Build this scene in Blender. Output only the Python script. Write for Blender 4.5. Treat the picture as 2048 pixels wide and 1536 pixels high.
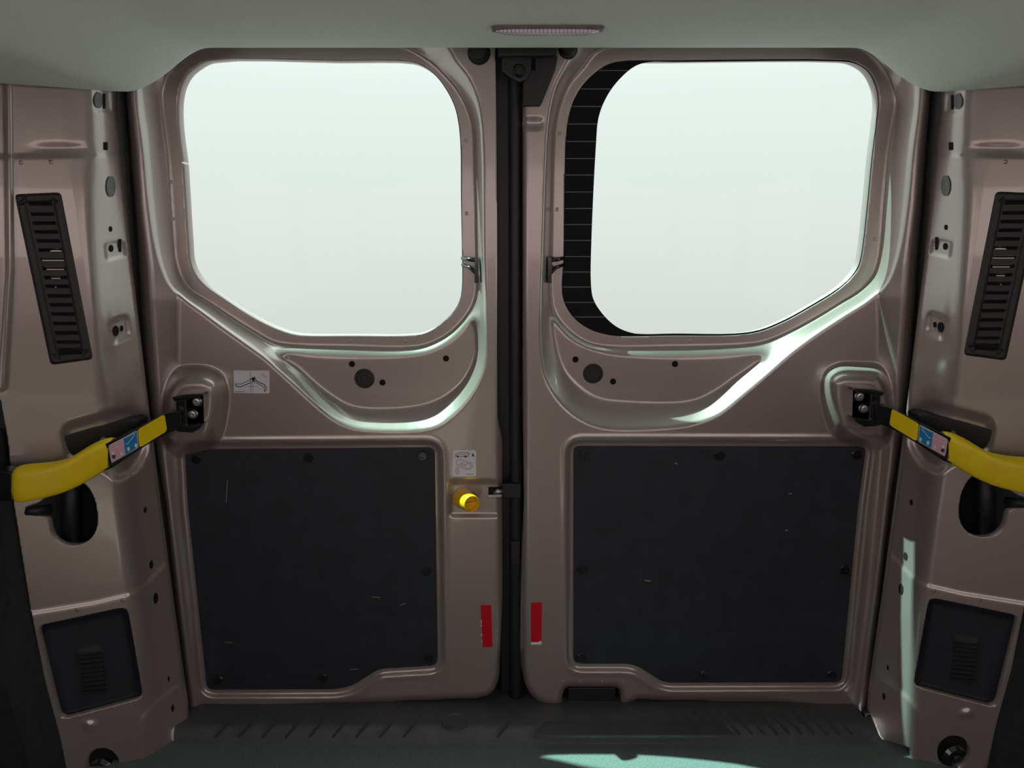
import bpy, math, random
import numpy as np
from mathutils import Vector
random.seed(4)
for o in list(bpy.data.objects): bpy.data.objects.remove(o)
SC = bpy.context.scene
COL = SC.collection
# ------------------------------------------------------------------ camera
F, CX, CY, PITCH = 1521.0, 1024.0, 768.0, math.radians(12.0)
CAMZ = 1.0
cam = bpy.data.cameras.new('camera'); camo = bpy.data.objects.new('camera', cam); COL.objects.link(camo)
cam.sensor_fit = 'HORIZONTAL'; cam.sensor_width = 36.0; cam.lens = 36.0*F/2048.0
cam.clip_start = 0.02
camo.location = (0, 0, CAMZ); camo.rotation_euler = (math.radians(90)-PITCH, 0, 0)
SC.camera = camo
# ------------------------------------------------------------------ world, sun, exposure
w = bpy.data.worlds.new('world'); SC.world = w; w.use_nodes = True
nt = w.node_tree; nt.nodes.clear()
wo = nt.nodes.new('ShaderNodeOutputWorld'); bg = nt.nodes.new('ShaderNodeBackground')
tc = nt.nodes.new('ShaderNodeTexCoord'); sx = nt.nodes.new('ShaderNodeSeparateXYZ'); rp = nt.nodes.new('ShaderNodeValToRGB')
mr = nt.nodes.new('ShaderNodeMapRange'); mr.inputs['From Min'].default_value = -1; mr.inputs['From Max'].default_value = 1
nt.links.new(tc.outputs['Generated'], sx.inputs[0]); nt.links.new(sx.outputs['Z'], mr.inputs['Value'])
nt.links.new(mr.outputs[0], rp.inputs[0]); nt.links.new(rp.outputs[0], bg.inputs['Color']); nt.links.new(bg.outputs[0], wo.inputs[0])
cr = rp.color_ramp                       # bright haze, thickening light overhead as an overcast sky does
cr.elements[0].position = 0.0; cr.elements[0].color = (0.60, 0.63, 0.61, 1)
cr.elements[1].position = 1.0; cr.elements[1].color = (2.0, 2.3, 2.2, 1)
for p_, c_ in ((0.42, (0.66, 0.69, 0.66)), (0.5, (0.73, 0.785, 0.755)), (0.58, (0.80, 0.88, 0.85)), (0.75, (1.30, 1.48, 1.42))):
    e_ = cr.elements.new(p_); e_.color = c_+(1,)
bg.inputs['Strength'].default_value = 2.6
sun = bpy.data.lights.new('sun', 'SUN'); suno = bpy.data.objects.new('sun', sun); COL.objects.link(suno)
sun.energy = 28.0; sun.color = (0.60, 1.0, 0.85); sun.angle = math.radians(0.6)
suno.location = (-3, 3, 5)
suno.rotation_euler = Vector((0.63, -0.196, -1.0)).to_track_quat('-Z', 'Y').to_euler()
SC.view_settings.view_transform = 'Standard'; SC.view_settings.look = 'None'
SC.view_settings.exposure = 0.0; SC.view_settings.gamma = 1.0; SC.view_settings.use_curve_mapping = False

# ------------------------------------------------------------------ helpers
CT, ST = math.cos(PITCH), math.sin(PITCH)
def ray(px, py):
    a = (np.asarray(px, float)-CX)/F; b = (np.asarray(py, float)-CY)/F
    return a, CT - b*ST, -ST - b*CT
def P(px, py, Y):
    x, y, z = ray(px, py)
    t = np.asarray(Y, float)/y
    return np.stack(np.broadcast_arrays(x*t, y*t, CAMZ+z*t), -1)
def Pv(px, py, Y): return Vector([float(v) for v in P(px, py, Y)])
def pxm(px, py, Y):                      # metres per pixel there
    x, y, z = ray(px, py); return float(Y/y)/F
def mirror(px, py):                      # left pillar pixel -> right pillar pixel
    return 2113.0-np.asarray(px, float), 442.0+(np.asarray(py, float)-445.0)*0.979
def ident(px, py): return np.asarray(px, float), np.asarray(py, float)
def line(pts):                           # x as a function of y
    a = np.array(pts, float)
    return lambda y: np.interp(y, a[:, 0], a[:, 1])
def smooth_poly(pts, n=5):
    p = np.array(pts, float); N = len(p); out = []
    for i in range(N):
        p0, p1, p2, p3 = p[i-1], p[i], p[(i+1) % N], p[(i+2) % N]
        d1, d2, d3 = [max(np.linalg.norm(b-a), 1e-6)**0.5 for a, b in ((p0, p1), (p1, p2), (p2, p3))]
        t0, t1 = 0, d1; t2 = t1+d2; t3 = t2+d3
        for k in range(n):
            t = t1+(t2-t1)*k/n
            A1 = (t1-t)/(t1-t0)*p0+(t-t0)/(t1-t0)*p1; A2 = (t2-t)/(t2-t1)*p1+(t-t1)/(t2-t1)*p2
            A3 = (t3-t)/(t3-t2)*p2+(t-t2)/(t3-t2)*p3
            B1 = (t2-t)/(t2-t0)*A1+(t-t0)/(t2-t0)*A2; B2 = (t3-t)/(t3-t1)*A2+(t-t1)/(t3-t1)*A3
            out.append((t2-t)/(t2-t1)*B1+(t-t1)/(t2-t1)*B2)
    return np.array(out)
def rrect(x0, y0, x1, y1, r, n=5):
    o = []
    for cx, cy, a0 in ((x1-r, y0+r, -90), (x1-r, y1-r, 0), (x0+r, y1-r, 90), (x0+r, y0+r, 180)):
        for k in range(n+1):
            a = math.radians(a0+90*k/n); o.append((cx+r*math.cos(a), cy+r*math.sin(a)))
    return np.array(o)
def ellipse(cx, cy, rx, ry, n=24):
    a = np.arange(n)*2*math.pi/n
    return np.stack([cx+rx*np.cos(a), cy+ry*np.sin(a)], -1)
def round_poly(pts, r=8, n=4):           # rounded corners on a polygon
    p = np.array(pts, float); o = []
    for i in range(len(p)):
        a, b, c = p[i-1], p[i], p[(i+1) % len(p)]
        u = a-b; v = c-b; lu = np.linalg.norm(u); lv = np.linalg.norm(v)
        q = min(r, lu*.45, lv*.45); s = b+u/lu*q; e = b+v/lv*q
        for k in range(n+1):
            t = k/n; o.append((1-t)**2*s+2*t*(1-t)*b+t*t*e)
    return np.array(o)
def sdf(poly, X, Y):                     # positive inside
    p = np.asarray(poly, float); d2 = np.full(X.shape, 1e18); ins = np.zeros(X.shape, bool)
    for i in range(len(p)):
        ax, ay = p[i-1]; bx, by = p[i]
        ex, ey = bx-ax, by-ay; L = ex*ex+ey*ey
        if L < 1e-12: continue
        t = np.clip(((X-ax)*ex+(Y-ay)*ey)/L, 0, 1)
        d2 = np.minimum(d2, (X-ax-t*ex)**2+(Y-ay-t*ey)**2)
        if ay != by:
            c = (ay > Y) != (by > Y)
            ins ^= c & (X < ex*(Y-ay)/ey+ax)
    d = np.sqrt(d2)
    return np.where(ins, d, -d)
def sst(t):
    t = np.clip(t, 0, 1); return t*t*(3-2*t)
def blur(a, n):
    k = np.ones(2*n+1)/(2*n+1)
    for ax in (0, 1):
        pad = [(n, n) if i == ax else (0, 0) for i in (0, 1)]
        b = np.pad(a, pad, mode='edge')
        a = np.apply_along_axis(lambda v: np.convolve(v, k, 'valid'), ax, b)
    return a

WLOC = {}
def mk(name, V, Fc, mat, parent=None, smooth=False, bevel=0, label=None, cat=None, group=None, kind=None, segs=2):
    V = np.asarray(V, float).reshape(-1, 3)
    c = Vector(((V[:, 0].min()+V[:, 0].max())/2, (V[:, 1].min()+V[:, 1].max())/2, V[:, 2].min()))
    me = bpy.data.meshes.new(name)
    me.from_pydata([tuple(v) for v in (V-np.array(c))], [], [tuple(int(i) for i in f) for f in Fc])
    me.materials.append(mat)
    if smooth: me.polygons.foreach_set('use_smooth', [True]*len(me.polygons))
    me.update()
    o = bpy.data.objects.new(name, me); COL.objects.link(o)
    WLOC[o.name] = c
    if parent is not None:
        o.parent = parent; o.location = c-WLOC[parent.name]
    else: o.location = c
    if bevel:
        b = o.modifiers.new('bevel', 'BEVEL'); b.width = bevel; b.segments = segs; b.limit_method = 'ANGLE'; b.angle_limit = math.radians(35)
        me.polygons.foreach_set('use_smooth', [True]*len(me.polygons))
        wn = o.modifiers.new('normals', 'WEIGHTED_NORMAL'); wn.keep_sharp = True
    tag(o, label, cat, group, kind)
    return o
def tag(o, label=None, cat=None, group=None, kind=None):
    if label: o['label'] = label
    if cat: o['category'] = cat
    if group: o['group'] = group
    if kind: o['kind'] = kind
    return o
def empty(name, loc, label=None, cat=None, group=None, kind=None):
    o = bpy.data.objects.new(name, None); COL.objects.link(o); o.location = loc; o.empty_display_size = .05
    WLOC[o.name] = Vector(loc); return tag(o, label, cat, group, kind)
class MB:
    def __init__(s): s.v = []; s.f = []
    def add(s, V, Fc):
        n = len(s.v); s.v += [tuple(v) for v in V]; s.f += [tuple(i+n for i in f) for f in Fc]; return s
    def prism(s, front, back):
        n = len(front); V = list(front)+list(back)
        Fc = [tuple(range(n)), tuple(range(2*n-1, n-1, -1))]+[(i, n+i, n+(i+1) % n, (i+1) % n) for i in range(n)]
        return s.add(V, Fc)
    def box(s, c, h):
        x, y, z = c; a, b, d = h
        V = [(x+i*a, y+j*b, z+k*d) for i in (-1, 1) for j in (-1, 1) for k in (-1, 1)]
        return s.add(V, [(0, 1, 3, 2), (4, 6, 7, 5), (0, 4, 5, 1), (2, 3, 7, 6), (0, 2, 6, 4), (1, 5, 7, 3)])
    def lathe(s, c, axis, prof, n=28):     # prof: (radius, distance along the axis)
        ax = Vector(axis).normalized(); u = ax.orthogonal().normalized(); v = ax.cross(u); V = []; Fc = []
        for r, h in prof:
            for k in range(n):
                a = 2*math.pi*k/n; V.append(tuple(Vector(c)+ax*h+(u*math.cos(a)+v*math.sin(a))*r))
        for i in range(len(prof)-1):
            for k in range(n):
                k2 = (k+1) % n; Fc.append((i*n+k, i*n+k2, (i+1)*n+k2, (i+1)*n+k))
        if prof[0][0] > 1e-5: Fc.append(tuple(range(n-1, -1, -1)))
        if prof[-1][0] > 1e-5: Fc.append(tuple((len(prof)-1)*n+k for k in range(n)))
        return s.add(V, Fc)
    def tube(s, pts, r, n=10, ry=None, closed=False):
        pts = [Vector(p) for p in pts]; N = len(pts); V = []; Fc = []
        rs = r if hasattr(r, '__len__') else [r]*N
        for i, p in enumerate(pts):
            a = pts[i-1] if (i or closed) else p; b = pts[(i+1) % N] if (i < N-1 or closed) else p
            t = (b-a).normalized(); up = Vector((0, 1, 0))
            if abs(t.dot(up)) > .95: up = Vector((0, 0, 1))
            u = t.cross(up).normalized(); v = u.cross(t).normalized()
            for k in range(n):
                an = 2*math.pi*k/n; V.append(tuple(p+u*math.cos(an)*rs[i]+v*math.sin(an)*(ry or rs[i])))
        m = N if closed else N-1
        for i in range(m):
            j = (i+1) % N
            for k in range(n):
                k2 = (k+1) % n; Fc.append((i*n+k, i*n+k2, j*n+k2, j*n+k))
        if not closed: Fc += [tuple(range(n-1, -1, -1)), tuple((N-1)*n+k for k in range(n))]
        return s.add(V, Fc)
    def ribbon(s, pts, wpx, Yf, m=ident, closed=False):   # flat printed stroke, given in pixels on a surface
        p = np.array(pts, float)
        if closed: p = np.vstack([p, p[:1]])
        for a, b in zip(p[:-1], p[1:]):
            d = b-a; L = np.linalg.norm(d)
            if L < 1e-6: continue
            nrm = np.array([-d[1], d[0]])/L*wpx/2; e = d/L*wpx*.3
            q = np.array([a-nrm-e, b-nrm+e, b+nrm+e, a+nrm-e]); x, y = m(q[:, 0], q[:, 1])
            s.add(P(x, y, Yf(q[:, 0], q[:, 1])), [(0, 1, 2, 3)])
        return s
    def fill(s, pts, Yf, m=ident):
        q = np.array(pts, float); x, y = m(q[:, 0], q[:, 1])
        return s.add(P(x, y, Yf(q[:, 0], q[:, 1])), [tuple(range(len(q)))])
    def build(s, name, mat, parent=None, **k): return mk(name, s.v, s.f, mat, parent, **k)

def field(name, x0, x1, y0, y1, step, fY, fS, mat, m=ident, parent=None, skirt=0.0, sm=1, **k):
    """A pressed sheet: Y over a pixel grid, clipped where fS < 0, edges turned back by skirt."""
    xs = np.arange(x0, x1+step, step); ys = np.arange(y0, y1+step, step)
    X, Yp = np.meshgrid(xs, ys); S = fS(X, Yp); D = fY(X, Yp)
    if sm: D = blur(D, sm)
    S = np.where(np.abs(S) < 1e-6, 1e-6, S)
    ny, nx = X.shape; fx, fy, fd, fs = X.ravel(), Yp.ravel(), D.ravel(), S.ravel()
    px, py, pd = list(fx), list(fy), list(fd); faces = []; cut = {}
    idx = np.arange(ny*nx).reshape(ny, nx)
    q = np.stack([idx[:-1, :-1], idx[:-1, 1:], idx[1:, 1:], idx[1:, :-1]], -1).reshape(-1, 4)
    ins = fs[q] > 0; full = ins.all(1); part = ins.any(1) & ~full
    faces = [tuple(r) for r in q[full]]
    for r in q[part]:
        poly = []
        for i in range(4):
            a, b = int(r[i]), int(r[(i+1) % 4]); sa, sb = fs[a], fs[b]
            if sa > 0: poly.append(a)
            if (sa > 0) != (sb > 0):
                key = (min(a, b), max(a, b))
                if key not in cut:
                    t = sa/(sa-sb); cut[key] = len(px)
                    px.append(fx[a]+t*(fx[b]-fx[a])); py.append(fy[a]+t*(fy[b]-fy[a])); pd.append(fd[a]+t*(fd[b]-fd[a]))
                poly.append(cut[key])
        if len(poly) >= 3: faces.append(tuple(poly))
    used = np.unique(np.concatenate([np.array(f) for f in faces])); remap = {int(u): i for i, u in enumerate(used)}
    px = np.array(px)[used]; py = np.array(py)[used]; pd = np.array(pd)[used]
    faces = [tuple(remap[int(i)] for i in f) for f in faces]
    mx, my = m(px, py); V = P(mx, my, pd)
    flip = (m is not ident)
    if skirt:
        ed = {}
        for f in faces:
            for a, b in zip(f, f[1:]+f[:1]):
                if (b, a) in ed: del ed[(b, a)]
                else: ed[(a, b)] = 1
        V = list(map(tuple, V)); back = {}
        def bk(i):
            if i not in back:
                back[i] = len(V); x, y, z = V[i]; V.append((x, y+skirt, z))
            return back[i]
        for a, b in list(ed): faces.append((b, a, bk(a), bk(b)))
    if not flip: faces = [f[::-1] for f in faces]
    return mk(name, V, faces, mat, parent, smooth=True, **k)

# ------------------------------------------------------------------ materials
def mat(name, col, rough=.5, metal=0.0, coat=0.0, coatr=.1, noise=0.0, nscale=60, bump=0.0, bscale=300, spec=.5, sheen=0):
    m = bpy.data.materials.new(name); m.use_nodes = True; n = m.node_tree; b = n.nodes['Principled BSDF']
    b.inputs['Roughness'].default_value = rough; b.inputs['Metallic'].default_value = metal
    b.inputs['Coat Weight'].default_value = coat; b.inputs['Coat Roughness'].default_value = coatr
    b.inputs['Specular IOR Level'].default_value = spec
    if sheen: b.inputs['Sheen Weight'].default_value = sheen
    c = n.nodes.new('ShaderNodeTexCoord')
    if noise:
        t = n.nodes.new('ShaderNodeTexNoise'); t.inputs['Scale'].default_value = nscale; t.inputs['Detail'].default_value = 6
        r = n.nodes.new('ShaderNodeValToRGB'); n.links.new(c.outputs['Object'], t.inputs['Vector']); n.links.new(t.outputs['Fac'], r.inputs[0])
        r.color_ramp.elements[0].position = .3; r.color_ramp.elements[1].position = .7
        r.color_ramp.elements[0].color = tuple(v*(1-noise) for v in col)+(1,); r.color_ramp.elements[1].color = tuple(min(1, v*(1+noise)) for v in col)+(1,)
        n.links.new(r.outputs[0], b.inputs['Base Color'])
    else: b.inputs['Base Color'].default_value = tuple(col)+(1,)
    if bump:
        t = n.nodes.new('ShaderNodeTexNoise'); t.inputs['Scale'].default_value = bscale; t.inputs['Detail'].default_value = 3
        bp = n.nodes.new('ShaderNodeBump'); bp.inputs['Strength'].default_value = bump; bp.inputs['Distance'].default_value = .002
        n.links.new(c.outputs['Object'], t.inputs['Vector']); n.links.new(t.outputs['Fac'], bp.inputs['Height']); n.links.new(bp.outputs[0], b.inputs['Normal'])
    return m
PAINT = mat('champagne_paint', (.44, .375, .36), rough=.31, metal=.55, coat=.8, coatr=.06, noise=.05, nscale=900)
BOARD = mat('black_hardboard', (.019, .022, .033), rough=.62, noise=.25, nscale=25, bump=.25, bscale=500)
LINING = mat('dark_lining', (.02, .023, .025), rough=.7, noise=.3, nscale=60, bump=.2, bscale=300)
PLASTIC = mat('black_plastic', (.018, .018, .02), rough=.45, noise=.15, nscale=80, bump=.1, bscale=600)
BLKGLOSS = mat('black_steel', (.012, .012, .013), rough=.22, coat=.6, noise=.2, nscale=120)
RUBBER = mat('black_rubber', (.015, .016, .018), rough=.42, noise=.2, nscale=100)
SHADEBLK = mat('cavity_shade', (.004, .004, .004), rough=.9, noise=.2, nscale=50)  # near-black colour stands in for shade in holes, gaps and cavities
FELT = mat('headliner_felt', (.68, .74, .70), rough=.95, noise=.10, nscale=700, bump=.35, bscale=1400, spec=.1, sheen=.2)
CARPET = mat('teal_grey_carpet', (.165, .21, .205), rough=.95, noise=.25, nscale=420, bump=.7, bscale=900, spec=.1)
SILLM = mat('sill_plastic', (.075, .082, .088), rough=.5, noise=.15, nscale=60, bump=.3, bscale=700)
YEL = mat('yellow_grip', (1.0, .70, .006), rough=.38, noise=.06, nscale=30, bump=.08, bscale=500)
AMB = mat('amber_knob', (.9, .52, .006), rough=.35, noise=.06, nscale=60)
STEEL = mat('zinc_steel', (.55, .53, .53), rough=.3, metal=.9, noise=.1, nscale=200)
GREYPLUG = mat('grey_plug', (.16, .17, .17), rough=.4, noise=.1, nscale=100)
WHITE = mat('white_label', (.78, .77, .85), rough=.5, noise=.03, nscale=60)
INK = mat('ink', (.05, .05, .07), rough=.6, noise=.1, nscale=60)
INKL = mat('grey_ink', (.22, .22, .26), rough=.6, noise=.1, nscale=60)
RED = mat('red_reflector', (.62, .0, .016), rough=.3, noise=.08, nscale=40)
BLUE = mat('blue_print', (.012, .24, .55), rough=.45, noise=.05, nscale=40)
PINK = mat('pink_print', (.80, .40, .52), rough=.45, noise=.05, nscale=40)
PALE = mat('pale_print', (.75, .8, .8), rough=.5, noise=.03, nscale=40)
LENS = mat('lamp_lens', (.85, .82, .92), rough=.12, noise=.04, nscale=60, coat=1)
BEZEL = mat('lamp_bezel', (.16, .13, .12), rough=.5, noise=.1, nscale=60)
TAN = mat('warm_bounce_tan', (.24, .19, .175), rough=.8, noise=.1, nscale=40)  # brown put in to bounce warm light from the unseen front
FRIT = mat('glass_frit', (.008, .008, .01), rough=.55, noise=.1, nscale=60, spec=.15)
WIRE = mat('heater_wire', (.22, .23, .24), rough=.5, noise=.1, nscale=60)
SCUFF = mat('scuff', (.3, .3, .3), rough=.8, noise=.2, nscale=200)
def glassmat(name, tint):
    m = bpy.data.materials.new(name); m.use_nodes = True; n = m.node_tree; n.nodes.clear()
    o = n.nodes.new('ShaderNodeOutputMaterial'); t = n.nodes.new('ShaderNodeBsdfTransparent'); g = n.nodes.new('ShaderNodeBsdfGlossy')
    x = n.nodes.new('ShaderNodeMixShader'); x.inputs[0].default_value = .008
    t.inputs['Color'].default_value = tint+(1,); g.inputs['Roughness'].default_value = .02
    n.links.new(t.outputs[0], x.inputs[1]); n.links.new(g.outputs[0], x.inputs[2]); n.links.new(x.outputs[0], o.inputs[0])
    return m
GLASS = glassmat('dimming_glass', (.626, .631, .626))  # tint added to dim the sky seen through the rear windows
BRONZE = glassmat('warming_glass', (.93, .83, .83))  # bronze tint added to warm light entering through unseen windows

# ------------------------------------------------------------------ van shell
DY = 1.40                                  # door inner skin, level 0
XC = 0.032                                 # middle of the van
seal_x = line([(60, 215), (186, 222), (308, 231), (523, 253), (828, 289), (1011, 312), (1200, 337), (1445, 372), (1600, 390)])
strip_x = line([(60, 178), (178, 184), (308, 194), (478, 203), (705, 219), (876, 246), (1011, 260), (1250, 294), (1404, 308), (1600, 325)])
bend_x = line([(60, 112), (185, 128), (308, 150), (376, 164), (513, 185), (637, 198), (808, 212), (944, 239), (1025, 250), (1172, 268), (1370, 287), (1600, 300)])
def wall_raw(X, Y):
    return sum(wall_fold(X+o, Y) for o in (-18, -12, -6, 0, 6, 12, 18))/7
def wall_fold(X, Y):
    xs, xl, xb = seal_x(Y), strip_x(Y), bend_x(Y)
    s = np.clip((X-xl)/(xs-xl), -9, 9); b = np.clip((X-xb)/(xl-xb), -9, 9)
    strip = 1.305+.048*s; mid = 1.280+.025*b; main = 1.280-.00030*(xb-X)
    return np.where(X > xl, strip, np.where(X > xb, mid, main))
key_poly = smooth_poly([(77, 1005), (55, 1014), (53, 1022), (60, 1031), (83, 1033), (95, 1040), (100, 1061), (108, 1076), (125, 1088), (150, 1091), (173, 1084), (190, 1065), (195, 1045), (192, 1009), (183, 985), (165, 965), (135, 965), (104, 985)], 4)
cover_poly = round_poly([(72, 1252), (255, 1213), (287, 1396), (118, 1441)], 18)
tie_poly = ellipse(205, 1530, 34, 34, 30)
pad_poly = round_poly([(214, 650), (222, 640), (255, 628), (262, 672), (226, 692)], 10)
ledge_poly = round_poly([(206, 485), (248, 478), (256, 512), (211, 524)], 6)
top_poly = round_poly([(187, 176), (222, 180), (226, 226), (190, 226)], 6)
dent_poly = round_poly([(120, 868), (130, 845), (235, 815), (262, 812), (282, 830), (300, 850), (300, 905), (270, 950), (235, 968), (200, 940), (130, 920)], 22)
foot_poly = round_poly([(276, 1560), (279, 1440), (300, 1415), (326, 1390), (362, 1366), (395, 1440), (350, 1580)], 14)
def wall_Y(X, Y):
    d = wall_raw(X, Y)
    d = d - .0025*sst((Y-(313-.013*X)+3)/6)                      # lap joint of the upper sheet
    d = d + .0022*np.exp(-((Y-297)/9)**2)*sst((X-40)/70)*sst((strip_x(Y)+10-X)/60)
    seam = np.interp(X, [0, 62, 190, 265, 290, 325, 400], [1236, 1226, 1205, 1187, 1170, 1132, 1050])
    d = d - .003*sst((Y-seam+3)/7)
    bead = np.interp(Y, [150, 540, 780], [16, 20, 6])
    d = d - .006*np.exp(-((X-bead)/5)**2)*sst((785-Y)/15)
    d = d + .004*sst(sdf(pad_poly, X, Y)/5) + .004*sst(sdf(ledge_poly, X, Y)/5) + .003*sst(sdf(top_poly, X, Y)/5)
    d = d + .010*sst((sdf(dent_poly, X, Y)+4)/22)
    d = d - .003*sst((sdf(foot_poly, X, Y)+2)/5)
    d = d - .004*np.exp(-(((X-181)/13)**2+((Y-1452)/9)**2)**2)
    return d
wall_out = [(-100, 130), (seal_x(130)+8, 130)]+[(seal_x(y)+4+4*math.sin(y*.05)*(y < 330), y) for y in range(170, 1450, 40)]+[(373, 1447), (350, 1503), (292, 1522), (285, 1570), (130, 1570), (105, 1435), (62, 1222), (28, 1010), (16, 880), (2, 800), (-20, 782), (-100, 780)]
def wall_S(X, Y):
    s = sdf(wall_out, X, Y)
    for p in (key_poly, cover_poly, tie_poly): s = np.minimum(s, -sdf(p, X, Y))
    return s
WL = field('wall_left', -100, 380, 130, 1570, 3.0, wall_Y, wall_S, PAINT, skirt=.012, kind='structure', label='bare champagne-painted body pillar left of the rear doors', cat='wall')
WR = field('wall_right', -100, 380, 130, 1570, 3.0, wall_Y, wall_S, PAINT, m=mirror, skirt=.012, kind='structure', label='bare champagne-painted body pillar right of the rear doors, streaked with sun', cat='wall')

# ceiling
def ceil_z(u): return 1.275-.070*sst((u-.525)/.14)
def edge_Y(u): return np.interp(u, [0, .60, .68, .74, .82, .95], [1.335, 1.335, 1.318, 1.285, 1.245, 1.18])
us = np.concatenate([np.linspace(0, .5, 12), np.linspace(.51, .95, 45)])
Xs = np.concatenate([-us[:0:-1], us])
tv = np.concatenate([[-.004, -.002], np.linspace(0, .04, 5), np.linspace(.06, 1, 30)])
V = []; Fc = []
for i, t in enumerate(tv):
    for x in Xs:
        u = abs(x); ye = edge_Y(u); zc = ceil_z(u)
        y = ye-.006-max(t, 0)*(ye+1.6)
        z = zc+.004*(1-sst(np.array(max(t, 0)/.012)))*1.0
        z += .018*float(sst(np.array((1.22-y)/.5)))*(1-float(sst(np.array((u-.45)/.2))))
        if t < 0: y = ye; z = zc+(.006 if t > -.003 else .06)
        V.append((x+XC, y, z))
n = len(Xs)
for i in range(len(tv)-1):
    for k in range(n-1): Fc.append((i*n+k, i*n+k+1, (i+1)*n+k+1, (i+1)*n+k))
CEIL = mk('ceiling', V, Fc, FELT, smooth=True, kind='structure', label='grey felt headliner over the rear doors', cat='ceiling')

# outer roof and body sides close the shell around the liner
mb = MB(); mb.box((XC, -.10, 1.375), (1.02, 1.58, .015)); roof = mb.build('trim_6', PAINT, kind='structure', label='outer roof panel above the headliner', cat='roof', bevel=.004)
for sg in (-1, 1):
    mb = MB(); mb.box((XC+sg*1.0, 1.30, .66), (.012, .185, .70)); mb.build('body_side', PAINT, roof)
    mb = MB(); mb.box((XC+sg*.95, -.26, 1.30), (.06, 1.42, .07)); mb.build('cant_rail', PAINT, roof)
# floor
mb = MB(); mb.box((XC, -.14, -.02), (1.0, 1.46, .02))
FLOOR = mb.build('floor', CARPET, kind='structure', label='teal grey carpet floor with a bright sun patch', cat='floor')
mb = MB(); mb.box((XC, -.42, .003), (.84, 1.15, .003)); mb.build('bounce_mat', TAN, FLOOR)  # unseen mat added to bounce warm light rearwards

# side walls (lining below, open windows above) running forward past the camera
def side_wall(name, sgn, lab):
    X0 = XC+sgn*.89; root = None
    mb = MB()
    mb.box((X0, -.24, .31), (.012, 1.42, .31))                    # lining
    pw = mb.build(name, LINING, bevel=.004, kind='structure', label=lab, cat='wall')
    mb = MB(); mb.box((X0, -.24, .67), (.018, 1.42, .05)); mb.box((X0, -.24, 1.19), (.018, 1.42, .05))
    for y, hw in ((.86, .32), (-.18, .05), (-1.55, .11)): mb.box((X0, y, .93), (.018, hw, .27))
    mb.build('window_surround', PAINT, pw, bevel=.006)
    mb = MB()
    for y, hw in ((.205, .34), (-.83, .61)): mb.box((X0, y, .93), (.002, hw, .215))
    mb.build('side_glass', BRONZE, pw)  # unseen panes, tinted to warm the incoming light
    return pw
side_wall('wall_left_front', -1, 'dark lining of the left side wall at the picture edge')
side_wall('wall_right_front', 1, 'dark lining of the right side wall at the picture edge')
mb = MB(); mb.box((XC, -1.64, .40), (.87, .03, .40)); mb.build('wall_front_bounce', TAN, bevel=.02, kind='structure', label='unseen tan panel added at the far front end to warm the light', cat='wall')  # tan front added out of view for brown reflections
mb = MB(); mb.box((XC, -1.66, 1.04), (.87, .002, .24)); mb.build('window_1', BRONZE, kind='structure', label='unseen windscreen at the far front end, bronze tint added to warm the light', cat='window')  # tint added out of view to warm the light
# dark lining boards that meet the pillars at the bottom corners
for nm, m, lab in (('trim_1', ident, 'dark speckled lining board at the bottom left corner'), ('trim_2', mirror, 'dark lining board at the bottom right corner')):
    fr = np.array([(28, 1010), (62, 1222), (105, 1435), (135, 1590), (-260, 1590), (-260, 820), (2, 860)], float)
    x, y = m(fr[:, 0], fr[:, 1]); Yf = np.array([1.228, 1.222, 1.218, 1.214, 1.02, 1.02, 1.222])-.004
    a = P(x, y, Yf); b = a+np.array([0, .012, 0]); mb = MB(); mb.prism(a, b)
    mb.build(nm, LINING, kind='structure', label=lab, cat='trim', bevel=.002)

# near-black sheets painting cavity shade behind the pillars, and header behind the headliner
for nm, m, lab in (('trim_3', ident, 'near-black sheet painting the shade behind the left pillar openings'), ('trim_4', mirror, 'near-black sheet painting the shade behind the right pillar openings')):
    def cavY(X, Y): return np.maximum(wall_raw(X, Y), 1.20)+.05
    field(nm, -100, 420, 110, 1600, 20, cavY, lambda X, Y: (seal_x(Y)+2)-X, SHADEBLK, m=m, kind='structure', label=lab, cat='trim', sm=1)

# ------------------------------------------------------------------ rear doors
xt_l = line([(60, 300), (186, 312), (300, 322), (410, 332), (523, 345), (600, 357), (740, 358), (876, 350), (940, 352), (1200, 374), (1400, 400), (1600, 420)])
xr_l = line([(60, 262), (186, 266), (300, 280), (410, 288), (534, 303), (740, 316), (876, 325), (1011, 340), (1200, 362), (1400, 388), (1600, 408)])
xe_l = line([(60, 238), (186, 246), (523, 272), (739, 284), (876, 302), (1011, 326), (1200, 346), (1445, 374), (1600, 390)])
def ridge(X, Y):
    xt, xr, xe = xt_l(Y), xr_l(Y), xe_l(Y)
    amp = np.interp(Y, [60, 600, 900, 1440], [.034, .032, .018, .014])
    a = np.clip((xt-X)/(xt-xr), 0, 1)**.9; b = np.clip((xr-X)/(xr-xe), 0, 1.6)
    return -amp*a+(amp+.004)*b**2
def minv(X, Y): return 2113.0-X, (Y-442.0)/0.979+445.0
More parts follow.
